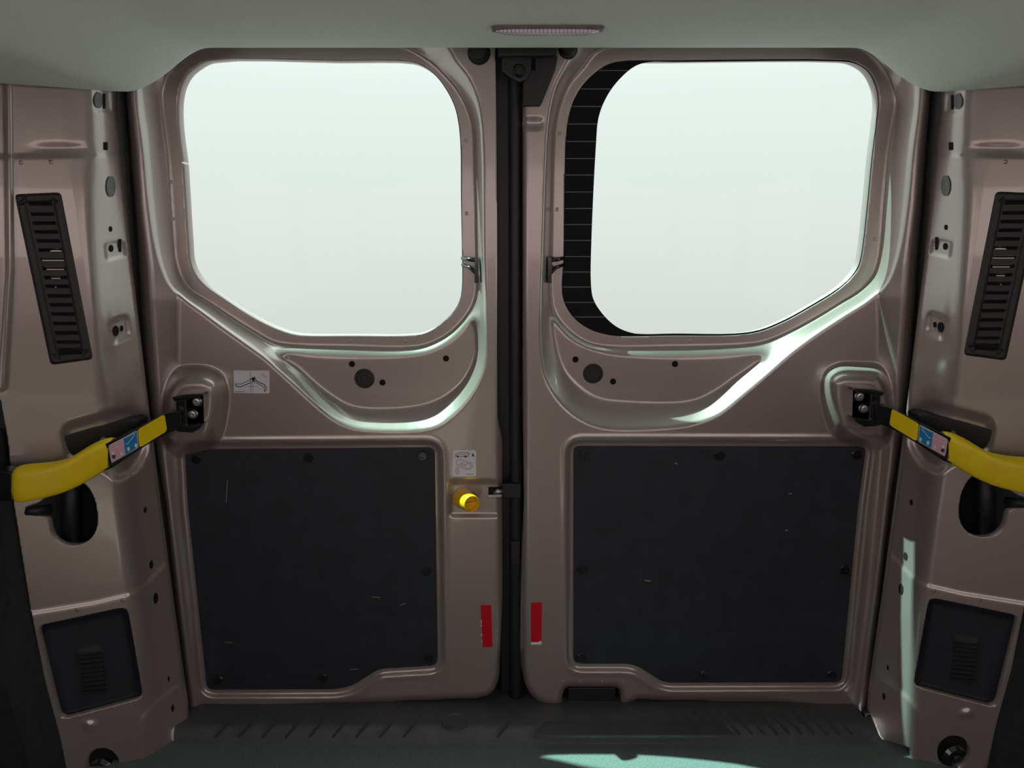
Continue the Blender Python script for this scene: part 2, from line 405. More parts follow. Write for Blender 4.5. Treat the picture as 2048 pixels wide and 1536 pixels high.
L = dict(
 W=[(417, 120), (390, 133), (371, 150), (359, 174), (354, 202), (354, 239), (357, 273), (364, 325), (367, 369), (374, 478), (378, 523), (390, 551), (410, 573), (444, 597), (489, 626), (533, 650), (574, 666), (601, 671), (700, 672), (828, 671), (855, 664), (879, 650), (906, 626), (920, 602), (925, 575), (925, 500), (923, 396), (922, 290), (918, 246), (910, 212), (893, 178), (869, 147), (845, 130), (821, 122), (674, 120)],
 B=[(383, 95), (355, 120), (337, 147), (326, 181), (325, 212), (330, 256), (338, 318), (342, 376), (347, 461), (351, 518), (362, 558), (379, 582), (424, 611), (468, 640), (513, 667), (547, 685), (588, 691), (700, 693), (828, 695), (865, 686), (906, 661), (937, 626), (951, 596), (955, 560), (954, 514), (951, 376), (949, 290), (946, 253), (934, 215), (913, 178), (886, 147), (859, 123), (824, 100), (804, 92)],
 A=[(886, 84), (913, 123), (937, 154), (953, 191), (961, 232), (966, 308), (968, 523), (972, 637), (970, 722), (958, 760), (934, 801), (906, 831), (876, 852), (838, 861), (742, 861), (701, 855), (666, 838), (632, 811), (581, 763), (533, 719), (495, 691), (444, 654), (403, 623), (370, 598), (338, 566), (314, 500), (298, 400), (289, 300), (278, 220), (276, 160), (280, 115), (290, 84)],
 C=[(947, 650), (953, 684), (947, 722), (927, 760), (893, 790), (858, 806), (817, 815), (742, 818), (701, 812), (670, 796), (632, 768), (598, 737), (574, 720), (581, 713), (615, 715), (700, 716), (821, 711), (865, 702), (906, 681), (934, 656)],
 O=[(230, 70), (230, 186), (256, 523), (268, 739), (284, 876), (310, 1011), (330, 1200), (358, 1430), (380, 1442), (403, 1424), (478, 1428), (513, 1421), (700, 1407), (845, 1400), (955, 1397), (985, 1388), (999, 1355), (1005, 1182), (1004, 1025), (1005, 880), (995, 845), (994, 671), (995, 523), (992, 171), (990, 70)],
 E=[(366, 897), (872, 893), (878, 1334), (763, 1341), (749, 1347), (708, 1374), (674, 1382), (411, 1383), (372, 1011)],
 G=[(318, 790), (345, 742), (380, 733), (422, 737), (446, 753), (456, 785), (452, 835), (440, 878), (418, 900), (330, 905)],
)
R = dict(
 W=[(1234, 123), (1207, 133), (1173, 161), (1152, 191), (1140, 222), (1134, 253), (1130, 308), (1127, 513), (1124, 585), (1132, 613), (1152, 640), (1180, 659), (1211, 669), (1241, 673), (1348, 672), (1468, 671), (1519, 664), (1570, 644), (1621, 616), (1673, 584), (1703, 558), (1720, 534), (1727, 505), (1738, 410), (1748, 308), (1756, 246), (1760, 205), (1755, 171), (1738, 140), (1710, 123), (1683, 119), (1348, 120)],
 CL=[(1299, 124), (1269, 133), (1234, 164), (1211, 198), (1197, 236), (1192, 290), (1183, 478), (1182, 568), (1187, 599), (1207, 630), (1234, 654), (1265, 666), (1289, 668), (1348, 667), (1468, 667), (1518, 660), (1568, 640), (1619, 612), (1671, 580), (1700, 555), (1716, 532), (1723, 505), (1734, 410), (1744, 308), (1752, 246), (1756, 205), (1751, 173), (1735, 143), (1709, 127), (1683, 123), (1348, 124)],
 B=[(1207, 95), (1166, 137), (1139, 167), (1122, 205), (1111, 246), (1106, 308), (1103, 513), (1101, 545), (1103, 602), (1115, 637), (1142, 667), (1176, 688), (1221, 695), (1348, 693), (1468, 691), (1526, 685), (1580, 664), (1632, 637), (1683, 606), (1720, 582), (1744, 555), (1756, 515), (1765, 410), (1775, 308), (1785, 246), (1791, 205), (1782, 171), (1765, 140), (1741, 108), (1715, 92)],
 A=[(1159, 84), (1129, 133), (1108, 178), (1098, 232), (1092, 308), (1084, 523), (1081, 620), (1081, 705), (1091, 760), (1115, 801), (1146, 831), (1187, 852), (1228, 859), (1348, 855), (1392, 847), (1437, 829), (1485, 790), (1539, 743), (1587, 702), (1638, 664), (1690, 630), (1734, 602), (1774, 566), (1798, 500), (1814, 400), (1823, 300), (1834, 220), (1837, 160), (1833, 115), (1820, 84)],
 C=[(1108, 645), (1115, 700), (1132, 743), (1166, 778), (1200, 797), (1255, 804), (1382, 803), (1433, 780), (1471, 754), (1502, 734), (1517, 720), (1485, 717), (1348, 717), (1272, 713), (1221, 707), (1170, 691), (1135, 671), (1116, 650)],
 O=[(1045, 70), (1045, 500), (1045, 800), (1048, 1013), (1043, 1100), (1040, 1319), (1048, 1365), (1065, 1395), (1094, 1411), (1122, 1415), (1127, 1374), (1240, 1374), (1244, 1414), (1262, 1404), (1275, 1398), (1348, 1401), (1553, 1404), (1656, 1419), (1717, 1433), (1750, 1425), (1770, 1200), (1792, 1011), (1815, 876), (1832, 739), (1850, 523), (1884, 186), (1886, 70)],
 E=[(1144, 890), (1736, 891), (1720, 1011), (1686, 1368), (1327, 1369), (1275, 1336), (1255, 1331), (1144, 1331)],
 G=[(1790, 780), (1768, 735), (1715, 727), (1672, 730), (1648, 748), (1642, 780), (1650, 830), (1665, 868), (1690, 885), (1780, 890)],
)
D1, D2 = .052, .040
def door_Y(d, right):
    Wp, Bp, Ap, Cp = [smooth_poly(d[k], 4) for k in 'WBAC']
    Ep = round_poly(d['E'], 20); Op = round_poly(d['O'], 14); Gp = smooth_poly(d['G'], 4)
    def f(X, Y):
        sB, sA, sC = sdf(Bp, X, Y), sdf(Ap, X, Y), sdf(Cp, X, Y)
        a = np.maximum(sA, .01); b = np.maximum(-sB, .01); c = np.maximum(-sC, .01)
        wa, wb, wc = a**-1.1, b**-1.1, c**-1.1
        t = (D1*wb+D2*wc)/(wa+wb+wc)
        t = np.where(sA <= 0, 0, t); t = np.where(sB > 0, D1, t); t = np.where(sC > 0, D2, t)
        XX, YY = minv(X, Y) if right else (X, Y)
        r = ridge(XX, YY)*(1-sst((sB+6)/10))
        g = -.050*np.sin(np.clip(sdf(Gp, X, Y)/38, 0, 1)*math.pi/2)
        r = np.where(g < 0, np.minimum(r, g)-.0*r, r)
        sE = sdf(Ep, X, Y)
        e = .007*sst((sE+12)/7) - .0025*np.exp(-((sE+15)/4)**2)
        sO = sdf(Op, X, Y)
        XI = 1004-X if not right else X-1043
        o = .016*(1-np.clip(XI/11, 0, 1))**2 + .012*(1-np.clip(sO/9, 0, 1))**2*(Y > 1300)
        y = DY+t+r+e+o
        if not right:
            lp = round_poly([(899, 962), (1040, 962), (1040, 1032), (899, 1032)], 8)
            y = y+.007*sst((sdf(lp, X, Y)+3)/7)
        else:
            y = y+.004*sst((np.minimum(sdf(rrect(1040, 238, 1084, 256, 6), X, Y), 9)+3)/6)
        return y
    def s(X, Y): return np.minimum(sdf(Op, X, Y), -sdf(Wp, X, Y))
    return f, s, Wp, Bp, Ep, Op
def at(poly, c, k):                                   # grow a polygon about its normal by k pixels
    p = np.asarray(poly, float); t = np.roll(p, -1, 0)-np.roll(p, 1, 0); nrm = np.stack([t[:, 1], -t[:, 0]], -1)
    nrm /= np.maximum(np.linalg.norm(nrm, axis=1, keepdims=True), 1e-6)
    area = 0.5*np.sum(p[:, 0]*np.roll(p[:, 1], -1)-np.roll(p[:, 0], -1)*p[:, 1])
    return p+nrm*k*(1 if area > 0 else -1)
def plate(name, poly, Y, th, mt, parent=None, m=ident, **k):
    q = np.array(poly, float); x, y = m(q[:, 0], q[:, 1])
    Yf = Y(q[:, 0], q[:, 1]) if callable(Y) else Y
    a = P(x, y, Yf); b = a+np.array([0, th, 0]); mb = MB(); mb.prism(a, b)
    return mb.build(name, mt, parent, **k)
def knob(name, px, py, rpx, Y, prof, mt, parent, n=24, ax=(0, -1, 0), **k):   # prof in radius fractions and metres toward the viewer
    c = Pv(px, py, Y); r = rpx*pxm(px, py, Y); mb = MB(); mb.lathe(c, ax, [(p*r, h) for p, h in prof], n)
    return mb.build(name, mt, parent, smooth=False, **k)
PLUG = [(1.12, -.004), (1.12, .001), (1.0, .0022), (.86, .0022), (.8, .0008), (.45, .0008), (.4, .0018), (.15, .0018), (0, .0016)]
FAST = [(1.0, -.003), (1.0, .0015), (.85, .003), (.5, .003), (.42, .0016), (0, .0016)]
HOLE = [(1.25, -.003), (1.25, .0006), (1.0, .0009), (.96, .0002), (0, .0002)]

def rear_door(name, d, right, lab):
    f, s, Wp, Bp, Ep, Op = door_Y(d, right)
    x0, x1 = (1036, 1890) if right else (226, 1010)
    dr = field(name, x0, x1, 70, 1446, 3.0, f, s, PAINT, skirt=.03, kind='structure', label=lab, cat='door')
    fY = lambda px, py: float(f(np.array([[float(px)]]), np.array([[float(py)]]))[0, 0])
    # outer skin, coloured near-black as painted shade in the door gaps
    Wb = at(Wp, None, 6)
    ox0, ox1 = (1024, 2010) if right else (90, 1024)
    field('outer_skin', ox0, ox1, 20, 1450, 8, lambda X, Y: X*0+DY+.0640, lambda X, Y: np.minimum(-sdf(Wb, X, Y), 50), SHADEBLK, parent=dr, sm=0)
    # pane
    pane = plate('window_pane', at(Wp, None, 9), DY+.0580, .004, GLASS, dr, label='rear window pane, bright outside, with an added dimming tint')
    mb = MB(); mb.tube([Pv(x, y, DY+.0560) for x, y in at(Wp, None, 1.5)], .0026, 8, closed=True)
    mb.build('window_gasket', RUBBER, dr, smooth=True)
    # board with fasteners
    lp = plate('lower_board', at(round_poly(d['E'], 17), None, -3), DY+.0015, .005, BOARD, dr, bevel=.0012, label='black hardboard lining of the lower door')
    return dr, f, fY, Wp, lp
d1, f1, y1, W1, lp1 = rear_door('door_1', L, False, 'left rear door with the yellow release knob')
d2, f2, y2, W2, lp2 = rear_door('door_2', R, True, 'right rear door with a black band beside its window')
for px, py in ((617, 915), (845, 912), (852, 1143), (858, 1315), (437, 1360), (646, 1356), (392, 918)):
    knob('fastener', px, py, 10, DY+.0015, FAST, BLKGLOSS, lp1)
for px, py in ((1170, 910), (1439, 911), (1714, 909), (1165, 1139), (1690, 1139), (1162, 1316), (1409, 1350), (1664, 1349)):
    knob('fastener', px, py, 11, DY+.0015, FAST, BLKGLOSS, lp2)
for dr, fy, px, py, r in ((d1, y1, 729, 757, 18), (d2, y2, 1186, 747, 18)):
    knob('grommet_plug', px, py, r, fy(px, py), PLUG, RUBBER, dr, label='round black rubber plug')
for dr, fy, px, py in ((d1, y1, 704, 728), (d1, y1, 765, 765), (d1, y1, 892, 717), (d2, y2, 1151, 719), (d2, y2, 1226, 763), (d2, y2, 1350, 728)):
    knob('screw_hole_shade', px, py, 5, fy(px, py), HOLE, SHADEBLK, dr, n=16)  # raised near-black discs paint the shade of small holes
knob('rubber_buffer', 958, 106, 20, y1(958, 112), [(1.15, -.004), (1.15, .002), (1, .004), (.95, .014), (.7, .018), (0, .018)], RUBBER, d1)
knob('rubber_buffer', 1136, 98, 17, y2(1120, 120), [(1.15, -.004), (1.15, .002), (1, .004), (.95, .014), (.7, .018), (0, .018)], RUBBER, d2)
for dr, fy, pts in ((d1, y1, ((932, 282), (933, 427), (340, 364), (345, 437), (812, 683), (700, 682))), (d2, y2, ((1119, 268), (1114, 419), (1069, 907), (1074, 978), (1070, 1055), (1125, 1360), (1161, 1362), (1205, 1361), (1246, 1362), (1762, 300), (1750, 478), (1380, 682)))):
    for px, py in pts: knob('weld_spot', px, py, 3.6, fy(px, py), [(1.3, -.001), (1, .0007), (.6, .0009), (.4, .0003), (0, .0002)], PAINT, dr, n=12)
# scuffs on the boards
mb = MB()
for a, b, c, e in ((455, 960, 452, 1005), (745, 1194, 760, 1195), (800, 1210, 812, 1207), (700, 1339, 716, 1338), (450, 1284, 465, 1285)): mb.ribbon([(a, b), (c, e)], 1.3, lambda x, y: x*0+DY+.0010)
mb.build('scuff', SCUFF, lp1)
mb = MB()
for a, b, c, e in ((1571, 1060, 1575, 1061), (1578, 988, 1583, 987), (1351, 926, 1355, 928), (1290, 1161, 1301, 1162)): mb.ribbon([(a, b), (c, e)], 2.4, lambda x, y: x*0+DY+.0010)
mb.build('scuff', SCUFF, lp2)
# right pane: black band with heating wires
CLp = smooth_poly(R['CL'], 4); Wg = at(W2, None, 8)
fr = field('frit_band', 1110, 1775, 108, 684, 4, lambda X, Y: X*0+DY+.0570, lambda X, Y: np.minimum(sdf(Wg, X, Y), -sdf(CLp, X, Y)), FRIT, parent=d2, sm=0, label='black ceramic band along the window edge')
for y in (141, 178, 213, 248, 283, 317, 350, 384, 417, 449, 481, 513, 544, 574, 605, 634):
    def cross(poly):
        xs = [a[0]+(y-a[1])*(b[0]-a[0])/(b[1]-a[1]) for a, b in zip(poly, np.roll(poly, -1, 0)) if (a[1] > y) != (b[1] > y)]
        return min(xs)
    mb = MB(); mb.ribbon([(cross(W2), y), (cross(CLp), y)], 1.5, lambda x, y: x*0+DY+.0565)
    mb.build('heater_wire', WIRE, fr)
# heater connectors
for dr, sg, cx, fy in ((d1, 1, 953, y1), (d2, -1, 1099, y2)):
    Yc = DY+.030
    pl = plate('heater_connector', [(cx-4, 514), (cx+4, 514), (cx+4, 566), (cx-4, 566)], Yc-.004, .012, BLKGLOSS, dr, bevel=.001)
    mb = MB(); mb.tube([Pv(cx, 520, Yc), Pv(cx-sg*16, 519, Yc+.01), Pv(cx-sg*28, 516, DY+.0555)], .004, 8); mb.build('connector_lead', BLKGLOSS, pl, smooth=True)
    mb = MB(); mb.tube([Pv(cx, 548, Yc), Pv(cx-sg*12, 536, Yc+.01), Pv(cx-sg*28, 529, DY+.0555)], .0035, 8); mb.build('connector_lead', BLKGLOSS, pl, smooth=True)
# stickers
def sticker(poly, Y, dr, lab, prints):
    st = plate('information_sticker', poly, Y-.0006, .0006, WHITE, dr, label=lab)
    for mt, strokes, fills in prints:
        mb = MB()
        for pts, wd, cl in strokes: mb.ribbon(pts, wd, lambda x, y: x*0+Y-.0010, closed=cl)
        for pts in fills: mb.fill(pts, lambda x, y: x*0+Y-.0010)
        mb.build('print', mt, st)
ys = y1(503, 764)-.0004
sticker(round_poly([(467, 741), (539, 741), (539, 787), (468, 786)], 3), ys, d1, 'white sticker with a line drawing of a hinge arm',
  [(INK, [([(471, 767), (472, 772), (480, 774), (490, 770), (500, 766)], 1.6, False), ([(472, 768), (482, 768), (494, 763), (503, 758)], 1.1, False), ([(511, 760), (521, 766), (529, 769), (533, 776), (530, 783)], 1.6, False), ([(512, 765), (522, 771), (528, 774), (529, 783)], 1.2, False), ([(500, 758), (512, 757)], 1.2, False), ([(501, 762), (513, 763)], 1.2, False), ([(504, 754), (509, 766)], 1.2, False), ([(510, 753), (503, 767)], 1.2, False)], [ellipse(507, 758, 3.5, 3.5, 10)]),
   (INKL, [([(501, 745), (501, 784)], 1.0, False), ([(505, 766), (505, 785)], .8, False), ([(522, 747), (534, 756)], 1.0, False), ([(470, 783.5), (489, 783.5)], 1.5, False), ([(496, 773), (516, 773)], .8, False)], [])])
ys = y1(928, 925)-.0004
sticker(round_poly([(905, 900), (952, 900), (952, 953), (905, 953)], 4), ys, d1, 'white sticker showing a van and an opening instruction above the yellow knob',
  [(INK, [([(911, 913), (912, 909), (918, 905), (935, 905), (937, 907), (937, 913), (911, 913)], 1.0, False), ([(918, 909), (934, 909)], .7, False), ([(937, 908), (942, 907)], .7, False)],
    [ellipse(915.5, 913, 2.2, 2.2, 10), ellipse(931, 913, 2.2, 2.2, 10), [(944, 908), (947, 907), (948, 911), (949, 914), (946, 912), (943, 914), (944, 911)]]),
   (INKL, [(smooth_poly([(913, 921), (918, 919), (930, 922), (941, 926), (945, 932), (942, 938), (934, 939), (922, 934), (914, 929)], 3), .8, True), (ellipse(936, 932, 5.5, 5.5, 14), .8, True), ([(920, 928), (924, 926), (929, 930), (925, 932), (920, 928)], .8, True), ([(913, 936), (917, 936), (917, 943), (919, 943), (915, 949), (911, 943), (913, 943)], .8, True), ([(932, 948.5), (947, 948.5)], 1.2, False)], [])])
# red reflectors
plate('reflector_sticker', [(961, 1211), (982, 1210), (985, 1294), (965, 1295)], y1(972, 1250)-.0008, .0008, RED, d1, label='red reflector strip on the left door')
rr = plate('reflector_sticker', round_poly([(1062, 1206), (1084, 1205), (1083, 1289), (1062, 1289)], 2), y2(1073, 1250)-.0008, .0008, RED, d2, label='red reflector strip on the right door')
plate('worn_edge', [(1062, 1284.5), (1076, 1284.5), (1080, 1282), (1083.3, 1283), (1083, 1289.4), (1062, 1289.4)], y2(1073, 1250)-.0013, .0005, PALE, rr)
mb = MB(); [mb.ribbon([(962+i*.5, y), (962.5+i*.5, y+h)], 2, lambda x, y: x*0+y1(972, 1250)-.0012) for i, (y, h) in enumerate(((1241, 5), (1250, 2), (1268, 4), (1282, 2)))]
mb.build('worn_edge', PALE, d1)
# release knob
c0 = Pv(925, 996, DY+.008); c1 = Pv(944, 1008, DY-.036); axk = c1-c0; Lk = axk.length; rk = 20.0*pxm(935, 1000, DY)
mb = MB(); mb.lathe(c0, axk, [(rk*1.05, 0), (rk*1.05, .004), (rk*.98, .008), (rk*.84, Lk-.003), (rk*.79, Lk), (rk*.69, Lk), (rk*.66, Lk-.012), (0, Lk-.012)], 32)
kb = mb.build('release_knob', AMB, d1, smooth=False, bevel=.0008, label='yellow plastic interior release knob')
u = axk.normalized(); sd = u.cross(Vector((0, 0, 1))).normalized(); cc = c0+u*(Lk-.011); mb = MB()
q = [cc+sd*a+Vector((0, 0, 1))*b for a, b in ((-rk*.6, -.002), (rk*.6, -.002), (rk*.6, .002), (-rk*.6, .002))]
mb.prism([p+u*.006 for p in q], q); mb.build('knob_web', AMB, kb)
# latch on the left door's free edge, a near-black plate painting its hole
lt = plate('door_latch', [(977, 975), (1004, 975), (1004, 994), (977, 994)], DY+.004, .01, SHADEBLK, d1, bevel=.001, label='latch with a bright steel claw')
mb = MB(); mb.tube([Pv(988, 985, DY+.003), Pv(996, 983, DY-.001), Pv(1006, 982, DY+.004)], [.0035, .0055, .003], 10); mb.build('claw', STEEL, lt, smooth=True)
plate('latch_lip', [(976, 990), (1004, 989), (1003, 995), (976, 996)], DY+.002, .003, STEEL, lt, bevel=.0008)
# lower latch box of the right door
lb = plate('lower_latch', round_poly([(1137, 1376), (1231, 1376), (1231, 1426), (1135, 1426)], 4), DY+.012, .02, PLASTIC, d2, bevel=.002, label='black latch box at the bottom of the right door')
plate('latch_pin', [(1162, 1422), (1174, 1420), (1172, 1436), (1166, 1436)], DY+.006, .006, BLKGLOSS, lb, bevel=.001)
plate('latch_foot', [(1176, 1424), (1225, 1424), (1222, 1434), (1180, 1434)], DY+.006, .008, BLKGLOSS, lb, bevel=.001)
# return flange of the left door in the gap
plate('edge_return', [(990, 70), (1016, 70), (1020, 600), (1020, 1380), (1003, 1398), (1000, 1100), (1002, 880), (994, 845)], DY+.040, .004, RUBBER, d1, bevel=.001)

# upper latch housing (on the right door)
ul = empty('upper_latch', Pv(1060, 212, DY-.01), 'black latch housing at the top of the centre gap below the headliner', 'latch')
plate('cap', [(996, 92), (1116, 92), (1113, 111), (996, 113)], DY-.030, .03, PLASTIC, ul, bevel=.002)
plate('housing', [(1046, 111), (1116, 111), (1111, 138), (1085, 203), (1080, 212), (1046, 212)], DY-.010, .03, PLASTIC, ul, bevel=.002)
hp = plate('strike_plate', [(1003, 111), (1064, 111), (1062, 140), (1052, 160), (1038, 165), (1026, 158), (1004, 142)], DY-.024, .012, BLKGLOSS, ul, bevel=.002)
knob('bolt', 1038, 142, 12, DY-.024, [(1.1, -.002), (1.1, .002), (.9, .004), (.75, .009), (.6, .009), (.5, .006), (0, .006)], BLKGLOSS, hp)
plate('slot_shade', [(1060, 112), (1071, 112), (1071, 140), (1060, 140)], DY-.013, .004, SHADEBLK, ul)  # dark plate paints the shade inside a slot

# ------------------------------------------------------------------ seals
def seal(name, m, lab):
    pts = []
    for y in range(120, 1440, 24):
        xm = (seal_x(y)+xe_l(y))/2; pts.append((xm, y))
    pts += [(374, 1440), (388, 1447)]
    a = np.array(pts); x, y = m(a[:, 0], a[:, 1]); Y = np.where(a[:, 1] > 1400, 1.385, 1.379)
    w_ = [max(6.0, (xe_l(v)-seal_x(v))/2+2)*.00092 for v in a[:, 1]]
    mb = MB(); mb.tube([tuple(p) for p in P(x, y, Y)], w_, 14, ry=.014)
    return mb.build(name, RUBBER, smooth=True, label=lab, cat='seal', group='door seals')
seal('door_seal', ident, 'black rubber seal along the hinge side of the left door')
seal('door_seal', mirror, 'black rubber seal along the hinge side of the right door')
mb = MB(); mb.tube([Pv(1031+(y > 900)*1, y, DY+.030) for y in range(90, 1440, 30)], .0125, 14, ry=.012)
cs = mb.build('centre_seal', RUBBER, smooth=True, label='black rubber seal in the gap between the two doors', cat='seal', group='door seals')
plate('striker_block', round_poly([(1004, 968), (1042, 968), (1042, 996), (1004, 996)], 4), DY+.008, .02, PLASTIC, cs, bevel=.0015)
plate('seal_bumper', round_poly([(1022, 1083), (1040, 1083), (1040, 1130), (1022, 1130)], 4), DY+.012, .02, PLASTIC, cs, bevel=.0015)

# ------------------------------------------------------------------ sill
SZ = .030
sec = [(1.478, SZ-.014), (1.392, SZ-.002), (1.385, SZ), (1.332, SZ), (1.326, SZ-.003), (1.321, SZ-.010), (1.316, SZ-.027), (1.310, SZ-.029), (1.309, -.002)]
xs_ = np.linspace(-.665, .705, 60); V = []; Fc = []
for x in xs_:
    for y, z in sec: V.append((x, y, z))
k = len(sec)
for i in range(len(xs_)-1):
    for j in range(k-1): Fc.append((i*k+j, (i+1)*k+j, (i+1)*k+j+1, i*k+j+1))
sill = mk('trim_5', V, [f[::-1] for f in Fc], SILLM, smooth=True, kind='structure', label='ribbed dark plastic sill step under the rear doors', cat='sill')
mb = MB(); mb.box((XC, 1.43, -.02), (.90, .05, .032)); mb.build('sill_light_block', SHADEBLK, sill)  # dark box added to block light leaking under the doors
def onsill(px, py, h=0):                              # hit the sill top
    x, y, z = ray(px, py); t = (SZ+h-CAMZ)/float(z); return Vector((float(x)*t, float(y)*t, SZ+h))
def rib(px0, py0, px1, py1, wd=.0016):
    a, b = onsill(px0, py0), onsill(px1, py1); t = (b-a).normalized(); n_ = Vector((-t.y, t.x, 0))*wd
    fr_ = [a-n_, b-n_, b+n_, a+n_]; mb = MB(); mb.prism([p+Vector((0, 0, .0012)) for p in fr_], [p-Vector((0, 0, .003)) for p in fr_]); mb.build('tread_rib', SILLM, sill)
for i in range(13):
    x = 430+i*47
    if not 850 < x+10 < 960: rib(x, 1474, x+42, 1430 if x < 600 else 1424)
for i in range(14):
    x = 1350+i*25
    rib(x+30, 1468, x-14, 1422)
pl_ = [onsill(*p) for p in ((1068, 1473), (1096, 1447), (1440, 1447), (1470, 1473))]
mb = MB(); mb.prism([p+Vector((0, 0, .003)) for p in pl_], [p-Vector((0, 0, .004)) for p in pl_]); mb.build('raised_pad', SILLM, sill, bevel=.001)
c = onsill(909, 1444); mb = MB(); mb.lathe(c, (0, 0, 1), [(.0265, -.002), (.0265, .002), (.024, .003), (.022, .0005), (0, .0005)], 36); mb.build('round_cap', SILLM, sill, bevel=.0005)

# ------------------------------------------------------------------ pillar fittings, left then mirrored right
wallY1 = lambda px, py: float(wall_Y(np.array([[float(px)]]), np.array([[float(py)]]))[0, 0])
def wall_v(px, py): return wall_Y(np.atleast_2d(np.asarray(px, float)), np.atleast_2d(np.asarray(py, float)))[0]
def surf_plate(name, poly, off, th, mt, parent, m, **k):
    return plate(name, poly, lambda x, y: wall_v(x, y)-off, th, mt, parent, m=m, **k)
SIDE = (('left', ident, WL), ('right', mirror, WR))
for sd_, m, W in SIDE:
    # near-black plates painting the shade of holes, and plugs in the pressed strip
    for px, py, rx, ry in ((221, 458, 2.6, 5.5), (222, 497, 4, 7), (231, 662, 6, 10.5), (243, 657, 2.8, 6), (290, 1020, 2.6, 6), (302, 1130, 3.6, 8), (311, 1197, 4.2, 11), (337, 1358, 1.8, 5), (345, 1417, 2.6, 7)):
        surf_plate('hole_shade', ellipse(px, py, rx, ry, 14), .0010, .002, SHADEBLK, W, m)
    for px, py, hx, hy in ((208, 202, 2, 15), (211, 292, 3.5, 8), (240, 491, 1.8, 13)):
        surf_plate('slot_shade', rrect(px-hx, py-hy, px+hx, py+hy, 1.2, 2), .0010, .002, SHADEBLK, W, m)
    for px, py, rx, ry in ((196, 200, 7, 16), (221, 373, 8, 21)):
        surf_plate('oval_plug', ellipse(px, py, rx, ry, 24), .0022, .004, GREYPLUG, W, m, bevel=.0012)
    for px, py in ((41, 325), (101, 324), (153, 1220), (245, 1201)):
        x, y = m(px, py); knob('rivet', float(x), float(y), 4, wallY1(px, py), [(1.2, -.001), (1, .0008), (.6, .0014), (0, .0016)], PAINT, W, n=12)
    # bits inside the keyhole opening
    mb = MB(); x, y = m(np.array([142, 140]), np.array([930, 1110])); mb.tube([tuple(p) for p in P(x, y, 1.285)], .016, 16)
    mb.build('inner_post', PLASTIC, W, smooth=True)
    x, y = m(np.array([100, 52]), np.array([1020, 1022])); mb = MB(); mb.tube([tuple(p) for p in P(x, y, np.array([1.245, 1.215]))], [.010, .007], 12); mb.build('cable_clip', PLASTIC, W, smooth=True)

    # ventilation grille
    side_word = 'left' if sd_ == 'left' else 'right'
    x, y = m(100, 730)
    vg = empty('vent_grille', Pv(float(x), float(y), 1.24), 'tall black slotted vent grille on the %s pillar' % side_word, 'vent', 'pillar vents')
    pl0 = round_poly([(27, 387), (123, 383), (188, 720), (100, 732)], 11)
    base = lambda x, y: wall_raw(np.atleast_2d(x), np.atleast_2d(y))[0]-.0025
    slots = []
    yrow = [408, 428, 446, 464, 482, 500, 519, 537, 555, 573, 592, 610, 628, 647, 666, 684, 702]
    for yy in yrow:
        c_ = np.interp(yy, [408, 519, 684, 702], [79, 103, 135, 138]); slots.append((c_-23.5, yy, c_+23.5))
    def vS(X, Y):
        s_ = sdf(pl0, X, Y)
        for i, (a_, yy, b_) in enumerate(slots):
            h = 3.2 if i < 16 else 6
            s_ = np.minimum(s_, -sdf([(a_, yy-h), (b_, yy-h), (b_+2.2, yy+h), (a_+2.2, yy+h)], X, Y))
        return s_
    field('grille_frame', 20, 195, 375, 740, 1.6, lambda X, Y: wall_raw(X, Y)-.0075+.006*(1-sst(sdf(pl0, X, Y)/6))+.0022*sst((sdf(at(pl0, None, -20), X, Y)+4)/5), vS, PLASTIC, m=m, parent=vg, skirt=.005, sm=0)
    surf_plate('grille_back', at(pl0, None, -8), .0012, .001, SHADEBLK, vg, m)
    for i, (a_, yy, b_) in enumerate(slots):
        h = 3.2 if i < 16 else 6
        sl = [(a_-1, yy-h+.5), (b_+1, yy-h+.5), (b_+1, yy+1.0), (a_-1, yy+1.0)]
        q = np.array(sl); xx, yv = m(q[:, 0], q[:, 1]); Yb = wall_raw(np.atleast_2d(q[:, 0]), np.atleast_2d(q[:, 1]))[0]
        a3 = P(xx, yv, Yb-np.array([.0050, .0050, .0022, .0022])); mb = MB(); mb.prism(a3, a3+np.array([0, .0012, .0]))
        mb.build('slat', PLASTIC, vg)

    # lower access cover, set into its opening
    x, y = m(180, 1440)
    ac = empty('access_cover', Pv(float(x), float(y), 1.25), 'square black access cover low on the %s pillar' % side_word, 'cover', 'pillar access covers')
    cbase = lambda X, Y: wall_raw(X, Y)+.014-.010*sst((12-sdf(cover_poly, X, Y))/14)*(Y < 1500)-.003*sst(sdf(round_poly([(150, 1300), (205, 1292), (220, 1385), (165, 1395)], 8), X, Y)/6)
    field('cover_panel', 60, 300, 1200, 1455, 3, cbase, lambda X, Y: sdf(at(cover_poly, None, 3), X, Y), BOARD, m=m, parent=ac, sm=1)
    for i in range(9):
        yy = 1312+i*9; xa = 158+i*.9
        q = np.array([(xa, yy), (xa+46, yy-5), (xa+46, yy-1), (xa, yy+4)], float); xx, yv = m(q[:, 0], q[:, 1])
        a3 = P(xx, yv, wall_raw(np.atleast_2d(q[:, 0]), np.atleast_2d(q[:, 1]))[0]+.0085); mb = MB(); mb.prism(a3, a3+np.array([0, .003, 0])); mb.build('cover_rib', PLASTIC, ac)
    # floor tie-down in the bottom opening
    x, y = m(205, 1535); tb = empty('tie_down', Pv(float(x), float(y)+20, 1.25), 'black lashing fitting in the %s pillar foot' % side_word, 'fitting', 'lashing fittings')
    mb = MB(); mb.lathe(Pv(float(x), float(y), 1.265), (0, -1, 0), [(.028, 0), (.028, .01), (.022, .016), (.016, .016), (.014, .004), (0, .004)], 24); mb.build('fitting_ring', BLKGLOSS, tb)
